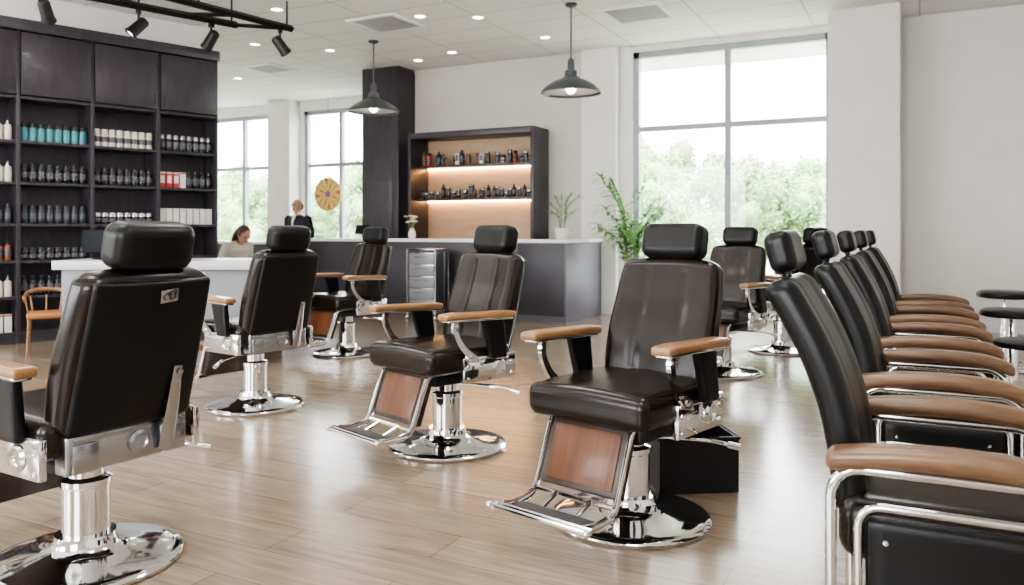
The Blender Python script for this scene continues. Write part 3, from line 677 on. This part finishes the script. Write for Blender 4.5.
def hand(g,w,d,side):
    w=Vector(w); d=Vector(d).normalized(); up=Vector((0,0,1)); s=d.cross(up)
    if s.length<.1: s=Vector((1,0,0))
    s.normalize(); nn=s.cross(d)
    for k in range(4):
        o=(k-1.5)*.019; L=[.062,.075,.07,.055][k]
        b0=w+d*.03+s*o*.7; b1=w+d*.085+s*o
        g.tube([b0,b1],[.013,.012],8); 
        m=b1+d*L*.5-nn*.008; e=b1+d*L-nn*.028
        g.tube([b1,m,e],[.0095,.009,.0075],8); g.ball(e,.0075,n=5); g.ball(m,.009,n=5)
    g.ball(w+d*.05,.036,(1,1,.55) ,n=8)
    t0=w+d*.03+s*side*.028; t1=t0+d*.03+s*side*.025; t2=t1+d*.03+s*side*.006
    g.tube([t0,t1,t2],[.013,.011,.009],8); g.ball(t2,.009,n=5)
def head(g,z,y=0):
    ell(g,[(0,y+.005,z-.20,.055,.055),(0,y+.0,z-.13,.055,.058)])
    g.ball((0,y+.005,z+.0),.105,(.74,.92,1.05)); g.ball((0,y-.03,z-.06),.07,(.8,.85,.9))
    g.tube([(0,y-.09,z+.015),(0,y-.112,z-.025),(0,y-.095,z-.034)],[.010,.015,.012],8)
    g.ball((0,y-.088,z-.058),.018,(1.3,.5,.35),n=6)
    for s in (-1,1): g.ball((s*.079,y+.01,z-.01),.028,(.3,.7,1.05),n=6)
def person(name,loc,rz,label,seated,suit,trou,hair,bald):
    e=empty(name,loc,rz,label=label,cat='person')
    dz=-.38 if seated else 0
    H=1.60+dz; sh=1.40+dz; hip=.93+dz
    def bend(g):
        if not seated: return g
        ax=Vector((1,0,0))
        for v in g.bm.verts:
            p=v.co.copy()
            if p.y<-.12 and p.z<hip+.12: continue
            kh=min(1,max(0,(p.z-(sh+.02))/.08)); c=Vector((0,0,sh+.03))
            p=c+Matrix.Rotation(math.radians(20)*kh,3,ax)@(p-c)
            kt=min(1,max(0,(v.co.z-hip)/.18)); c=Vector((0,0,hip))
            p=c+Matrix.Rotation(math.radians(20)*kt,3,ax)@(p-c)
            v.co=p
        return g
    def remesh(name,g,m,vox,sm):
        o=mk(name,bend(g),m,e); md=o.modifiers.new('r','REMESH'); md.mode='VOXEL'; md.voxel_size=vox; md.use_smooth_shade=True
        s=o.modifiers.new('s','SMOOTH'); s.iterations=sm; s.factor=.5
        return o
    g=Geo(); head(g,H,-.02)
    ell(g,[(0,0,hip-.06,.14,.10),(0,0,hip+.02,.155,.11),(0,0,hip+.17,.125,.09),(0,0,hip+.33,.155,.105),(0,0,sh-.02,.165,.09),(0,0,sh+.03,.09,.06)])
    armp=[]
    for s in (-1,1):
        if seated: pts=[(s*.18,0,sh-.02),(s*.23,-.03,sh-.26),(s*.14,-.22,sh-.25)]; hd=(-s*.2,-1,.05)
        else: pts=[(s*.20,0,sh-.02),(s*.25,.02,sh-.30),(s*.17,-.20,sh-.36)]; hd=(-s*.3,-1,-.1)
        armp.append(pts); limb(g,pts,[.048,.04,.026]); hand(g,pts[-1],hd,-s)
        if seated: lp=[(s*.09,0,hip-.02),(s*.10,-.42,hip-.04),(s*.10,-.40,.08)]
        else: lp=[(s*.09,0,hip-.03),(s*.10,-.01,.49),(s*.10,.03,.09)]
        limb(g,lp,[.085,.058,.04]); 
        ax=lp[-1]; limb(g,[(ax[0],ax[1]+.03,.05),(ax[0],ax[1]-.08,.045),(ax[0],ax[1]-.17,.03)],[.04,.038,.026])
    remesh('body',g,SKIN,.008,3)
    em=mat('eye_dark',(.03,.02,.02),.2); z=H; y=-.02
    for s in (-1,1):
        g=Geo(); g.ball((s*.032,y-.086,z+.010),.011,(1.3,1,.8),n=6); mk('eye',bend(g),em,e)
        g=Geo(); g.tube([(s*.015,y-.094,z+.030),(s*.035,y-.092,z+.036),(s*.052,y-.08,z+.030)],.005,6); mk('eyebrow',bend(g),hair,e)
    g=Geo(); g.tube([(-.024,y-.088,z-.058),(0,y-.097,z-.056),(.024,y-.088,z-.058)],.006,6,flat=.7); mk('lips',bend(g),LIP,e)
    k=1.0 if seated else 1.10
    g=Geo(); ell(g,[(0,0,hip-.10,.17*k,.125),(0,0,hip+.02,.175*k,.13),(0,0,hip+.17,.15*k,.118),(0,0,hip+.33,.18*k,.128),(0,0,sh-.03,.19*k,.112),(0,.0,sh+.03,.10*k,.075),(0,.01,sh+.05,.062,.06)])
    for pts in armp:
        q=[Vector(p) for p in pts]; q[-1]=q[1].lerp(q[2],.9); limb(g,q,[.066*k,.056*k,.044])
    remesh('jacket' if not seated else 'shirt',g,suit,.012,4)
    if not seated:
        g=Geo(); g.tube([(0,-.07,sh+.06),(0,-.12,sh-.02),(0,-.142,sh-.08),(0,-.138,sh-.16)],[.030,.028,.018,.005],10,flat=.3); mk('shirt_front',g,WHITE,e)
    g=Geo(); ell(g,[(0,0,hip-.07,.165,.12),(0,0,hip+.06,.16,.115)])
    for s in (-1,1):
        if seated: lp=[(s*.09,0,hip-.02),(s*.10,-.42,hip-.04),(s*.10,-.40,.12)]
        else: lp=[(s*.09,0,hip-.03),(s*.10,-.01,.49),(s*.10,.03,.12)]
        limb(g,lp,[.10,.075,.062])
    remesh('trousers',g,trou,.012,4)
    for s in (-1,1):
        ax=(s*.10,-.40 if seated else .03); g=Geo(); g.rbox((.095,.28,.08),.036,8,lambda p:Vector((p.x,p.y,p.z*(1-.4*max(0,-p.y/.14)))),M=Matrix.Translation((ax[0],ax[1]-.065,.042))); mk('shoe',g,BLACKP,e)
    g=Geo()
    if bald:
        g.ball((0,.004,H+.002),.107,(.80,.92,1.03),n=16)
        for v in [v for v in g.bm.verts if (v.co.z>H+.035) or v.co.z<H-.07 or v.co.y<-.02]: g.bm.verts.remove(v)
    else:
        g.ball((0,.01,H+.012),.112,(.80,.92,1.0),n=16)
        for v in [v for v in g.bm.verts if v.co.y<-.055 and v.co.z<H+.05]: g.bm.verts.remove(v)
        ell(g,[(0,.075,H-.20,.07,.03),(0,.07,H-.1,.09,.05),(0,.06,H,.088,.055)])
    mk('hair',bend(g),hair,e)
    return e
a,b=pxd(298,13.3)
pm=person('person',(a,b,0),TH-.45,'balding man in dark suit and white shirt standing by a desk',False,mat('navy_suit',(.018,.02,.03),.7,var=.1),mat('suit_trousers',(.018,.02,.03),.7),mat('grey_hair',(.20,.19,.18),.7,var=.2,vscale=60),True)
a,b=pxd(231,11.2)
pw=person('person',(a,b,0),TH+.95,'brown-haired person in a light top seated and leaning forward',True,mat('light_shirt',(.66,.62,.58),.8),mat('dark_trousers',(.04,.04,.05),.8),mat('brown_hair',(.06,.03,.018),.5,var=.3,vscale=60),False)
so=copy_tree(st,(a,b,0),0,label='low round padded stool under the seated person'); so.scale=(1,1,.57)
# ---------------------------------------------------------------- outside
GR=mat('pale_paving',(.42,.46,.36),.9,var=.1); 
g=Geo(); g.box((-60,BB+.3,-.3),(30,60,-.12)); mk('ground',g,GR,kind='structure',smooth=False)
TL=[mat('tree_leaf_%d'%i,c,.8,var=.22,vscale=2) for i,c in enumerate([(.25,.37,.17),(.30,.42,.22),(.27,.39,.20)])]
BARK=mat('bark',(.16,.12,.09),.9,var=.3)
def tree_proto(seed):
    rnd=random.Random(seed); h=3.0; w=1.0
    g=Geo(); g.tube([(0,0,0),(.05,0,h*.3),(0,.05,h*.65)],[.10,.07,.04],10)
    for k in range(5):
        an=k*1.3; g.tube([(0.02,0,h*(.3+.05*k)),(math.cos(an)*.35,math.sin(an)*.35,h*(.5+.06*k))],[.035,.015],8)
    tk=mk('trunk',g,BARK); t=bmesh.new(); nb=26
    blobs=[(Vector((rnd.uniform(-.72,.72),rnd.uniform(-.5,.5),h*rnd.uniform(.15,.88))),rnd.uniform(.24,.42)) for _ in range(nb)]
    for k in range(12000):
        c,r=blobs[k%nb]; v=Vector((rnd.gauss(0,1),rnd.gauss(0,1),rnd.gauss(0,1))).normalized()*r*rnd.uniform(.7,1.3); p=c+v
        n=(v.normalized()+Vector((rnd.uniform(-1,1),rnd.uniform(-1,1),rnd.uniform(-1,1)))*.6).normalized(); u=n.orthogonal().normalized(); u=Matrix.Rotation(rnd.uniform(0,6.28),3,n)@u; q=n.cross(u); s=rnd.uniform(.03,.06)
        t.faces.new([t.verts.new(p+u*s),t.verts.new(p+q*s*.6),t.verts.new(p-u*s),t.verts.new(p-q*s*.6)])
    g=Geo(); g.add(t); f=mk('foliage',g,TL[seed%3],smooth=False)
    g=Geo()
    for c,r in blobs: g.ball(c,r*.8,n=6)
    i_=mk('inner_foliage',g,TL[(seed+1)%3])
    out=(tk.data,f.data,i_.data)
    for o in (tk,f,i_): bpy.data.objects.remove(o)
    return out
protos=[tree_proto(1),tree_proto(2),tree_proto(3)]
for i,(a,b,h,w) in enumerate([(-7.0,17.6,3.5,1),(-4.7,17.4,3.0,1),(-2.4,17.6,2.7,1),(-.1,17.4,3.0,1),(-8.4,20.2,3.8,1),(-5.9,20.4,3.8,1),(-3.5,20.2,3.2,1.0),(-1.1,20.4,3.3,1),(2.3,18,4,1),
    (-14.0,18.6,3.5,1),(-16.4,18.8,2.7,1),(-18.8,18.6,3.0,1),(-21.2,18.8,3.4,1),(-15.2,21.4,3.3,1),(-17.6,21.6,3.2,1),(-20,21.4,3.5,1),(-22.5,21.6,3.9,1),(-11.6,18.4,4,1),(-4.6,23,3.7,1),(-2.2,23,3.5,1),(-7.0,23,4.1,1),(.3,23,3.7,1)]):
    e=empty('tree',(a,b,-.12),(i%2)*math.pi,label='leafy green tree outside the window',cat='tree',group='trees outside the windows'); e.scale=(w,w,h/3.0)
    for nm,me in zip(('trunk','foliage','inner_foliage'),protos[i%3]):
        o=bpy.data.objects.new(nm,me); col.objects.link(o); o.parent=e
# ---------------------------------------------------------------- lights
w=bpy.data.worlds.new('World'); bpy.context.scene.world=w; w.use_nodes=True; nt=w.node_tree; bg=nt.nodes['Background']
tc=nt.nodes.new('ShaderNodeTexCoord'); sx=nt.nodes.new('ShaderNodeSeparateXYZ'); rp=nt.nodes.new('ShaderNodeValToRGB')
rp.color_ramp.elements[0].position=.0; rp.color_ramp.elements[0].color=(.97,.98,1,1); rp.color_ramp.elements[1].position=.6; rp.color_ramp.elements[1].color=(.90,.95,1,1)
nt.links.new(tc.outputs['Generated'],sx.inputs[0]); nt.links.new(sx.outputs['Z'],rp.inputs[0]); nt.links.new(rp.outputs[0],bg.inputs[0]); bg.inputs[1].default_value=19
sl=bpy.data.lights.new('sun','SUN'); sl.energy=9; sl.angle=.3; so_=bpy.data.objects.new('sun',sl); col.objects.link(so_); so_.rotation_euler=(math.radians(35),math.radians(20),0)
try:
    bpy.context.scene.view_settings.look='AgX - Medium High Contrast'
except Exception as ex: print(ex)
# ---------------------------------------------------------------- camera
cd=bpy.data.cameras.new('camera'); cam=bpy.data.objects.new('camera',cd); col.objects.link(cam)
cam.location=(0,0,HC); cam.rotation_euler=(math.pi/2,0,TH); cd.sensor_width=36; cd.lens=36*F/1024; cd.shift_y=-(292.5-HY)/1024; cd.clip_start=.05
cd.dof.use_dof=True; cd.dof.focus_distance=3.5; cd.dof.aperture_fstop=3.2
bpy.context.scene.camera=cam
